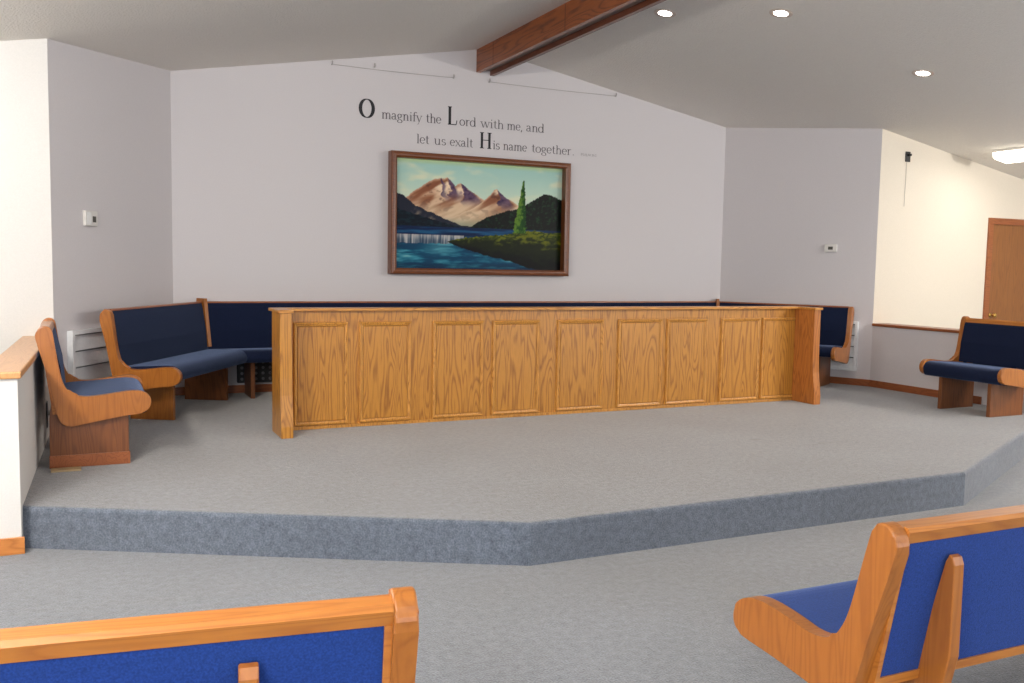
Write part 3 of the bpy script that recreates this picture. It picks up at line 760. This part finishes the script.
# stage box under the bench
t = thing('stage_box', 'black box with rows of sockets on the wall under the corner bench', 'audio box', (-2.355, 0, R_+.10))
obj('case', boxm(-.17, .17, -.055, -.001, 0, .23, bev=.006), M['black'], t)
for i in range(5):
    for j in range(4):
        bm = bmesh.new(); lathe(bm, [(.014, 0), (.014, .005), (.009, .006), (.009, .004)], 12, Matrix.Translation((-.13+i*.065, -.0545, .035+j*.053)) @ Matrix.Rotation(math.pi/2, 4, 'X'))
        obj('socket', bm, M['socket'], t)
bm = bmesh.new()
tube(bm, [(.13, -.06, .09), (.17, -.09, .07), (.24, -.1, .055), (.34, -.09, .06)], .005, 6); tube(bm, [(.13, -.06, .04), (.18, -.09, .03), (.26, -.1, .02), (.36, -.09, .03)], .005, 6)
obj('cable', bm, M['black'], t)
# outlet and plug behind the left short pew
t = thing('power_outlet', 'grey wall outlet with plug and cord behind the left short pew', 'outlet', (HWL+.064, -1.98, R_+.10), rot(90))
obj('plate', boxm(-.04, .04, -.008, -.001, 0, .17, bev=.002), M['socket'], t)
bm = bmesh.new(); lathe(bm, [(.016, 0), (.016, .02), (.010, .05), (.004, .06)], 12, Matrix.Translation((0, -.008, .095)) @ Matrix.Rotation(math.pi/2, 4, 'X')); obj('plug', bm, M['white'], t)
bm = bmesh.new(); tube(bm, [(0, -.065, .095), (.0, -.085, .07), (.02, -.08, .0), (.05, -.06, -.07), (-.06, -.06, -.09), (-.20, -.05, -.094)], .005, 6); obj('cord', bm, M['black'], t)
# pale shim under the near leg of the left pew
tag(obj('wood_shim', boxm(-4.02, -3.86, -3.005, -2.93, R_, R_+.012, bev=.002), M['shim']), 'pale wooden shim lying on the carpet by the left pew leg', 'shim')

# ------------------------------------------------------------------ lamps
def can(x, y, label):
    z = ceil_z(x); t = thing('recessed_light', label, 'ceiling light', (x, y, z), 0, 'recessed ceiling lights'); t.rotation_euler = (0, math.atan(SL)*(1 if x > 0 else -1), 0)
    bm = bmesh.new(); lathe(bm, [(.062, -.004), (.090, -.004), (.092, -.001), (.062, -.001)], 32); obj('trim_ring', bm, M['can_trim'], t)
    bm = bmesh.new(); lathe(bm, [(.002, -.010), (.035, -.009), (.055, -.005), (.062, -.002), (.062, -.0005)], 28); obj('bulb', bm, M['bulb'], t, smooth=True)
can(.601, -2.317, 'recessed ceiling light nearest the wooden beam')
can(1.178, -3.07, 'middle one of the three recessed ceiling lights')
can(2.80, -3.046, 'recessed ceiling light farthest from the beam')
sl = math.atan(SL)
def fluor(x, y0, y1):
    t = thing('fluorescent_fixture', 'bright fluorescent ceiling fixture above the door at right edge', 'ceiling light', (x, y1, ceil_z(x)))
    t.rotation_euler = (0, sl*(1 if x > 0 else -1), 0)
    L = y1-y0
    obj('housing', boxm(-.14, .14, -L, 0, -.03, -.002, bev=.004), M['white'], t)
    obj('diffuser', prism_bev([(-.145, -.030), (-.13, -.075), (-.09, -.092), (.09, -.092), (.13, -.075), (.145, -.030)], -L+.01, -.01, 'xzy', .004, 2), M['tube'], t)
fluor(5.18, -3.30, -2.06)

def area(name, loc, rot_, sx, sy, power, col):
    l = bpy.data.lights.new(name, 'AREA'); l.shape = 'RECTANGLE'; l.size = sx; l.size_y = sy; l.energy = power; l.color = col
    o = bpy.data.objects.new(name, l); COL.objects.link(o); o.location = loc; o.rotation_euler = rot_; return o
LP = 76; LC = (1, .965, .915)
def point(name, loc, power, col, r=.14):
    l = bpy.data.lights.new(name, 'POINT'); l.energy = power; l.color = col; l.shadow_soft_size = r
    o = bpy.data.objects.new(name, l); COL.objects.link(o); o.location = loc; return o
for sgn in (-1, 1):
    for y in (-2.7, -6.0, -9.3):
        for dy in (-.35, .35):
            k = {-2.7: .26 if sgn < 0 else .3}.get(y, 1.42)
            if sgn > 0 and y == -2.7: continue
            point('fluorescent_lamp', (sgn*5.18, y+dy-(.35 if y == -2.7 else 0), ceil_z(5.18)-.28), LP*k, LC)
for (x, y) in ((.601, -2.317), (1.178, -3.07), (2.80, -3.046)):
    l = bpy.data.lights.new('recessed_lamp', 'SPOT'); l.energy = 28; l.color = (1, .86, .74); l.spot_size = rot(125); l.spot_blend = .8; l.shadow_soft_size = .06
    o = bpy.data.objects.new('recessed_lamp', l); COL.objects.link(o); o.location = (x, y, ceil_z(x)-.03)
area('fluorescent_lamp', (5.18, -2.68, ceil_z(5.18)-.11), (0, sl, 0), .26, 1.2, LP*.12, LC)
# unseen area light added at the open rear, standing in for window daylight
area('rear_fill_light', (0, NY-.3, 1.6), (rot(90), 0, 0), 14, 2.6, 240, (.88, .93, 1))
w = bpy.data.worlds.new('world'); scn.world = w; w.use_nodes = True
w.node_tree.nodes['Background'].inputs['Color'].default_value = (.85, .92, 1, 1); w.node_tree.nodes['Background'].inputs['Strength'].default_value = .6

# ------------------------------------------------------------------ camera
F, YAW, PITCH, ROLL, CX, CYC, EYE = 910.7214, .4439, .0822, .0178, -3.8495, -8.8227, 1.45
fw = Vector((math.sin(YAW)*math.cos(PITCH), math.cos(YAW)*math.cos(PITCH), -math.sin(PITCH)))
rt = Vector((math.cos(YAW), -math.sin(YAW), 0)); up = rt.cross(fw)
r2 = rt*math.cos(ROLL)+up*math.sin(ROLL); u2 = -rt*math.sin(ROLL)+up*math.cos(ROLL)
cam = bpy.data.cameras.new('camera'); cam.sensor_width = 36; cam.lens = F/1024*36; cam.clip_start = .05
co = bpy.data.objects.new('camera', cam); COL.objects.link(co)
co.matrix_world = Matrix(((r2.x, u2.x, -fw.x, CX), (r2.y, u2.y, -fw.y, CYC), (r2.z, u2.z, -fw.z, EYE), (0, 0, 0, 1)))
scn.camera = co
vs = scn.view_settings; vs.view_transform = 'Standard'; vs.look = 'None'; vs.gamma = 1; vs.use_curve_mapping = False; vs.exposure = .1
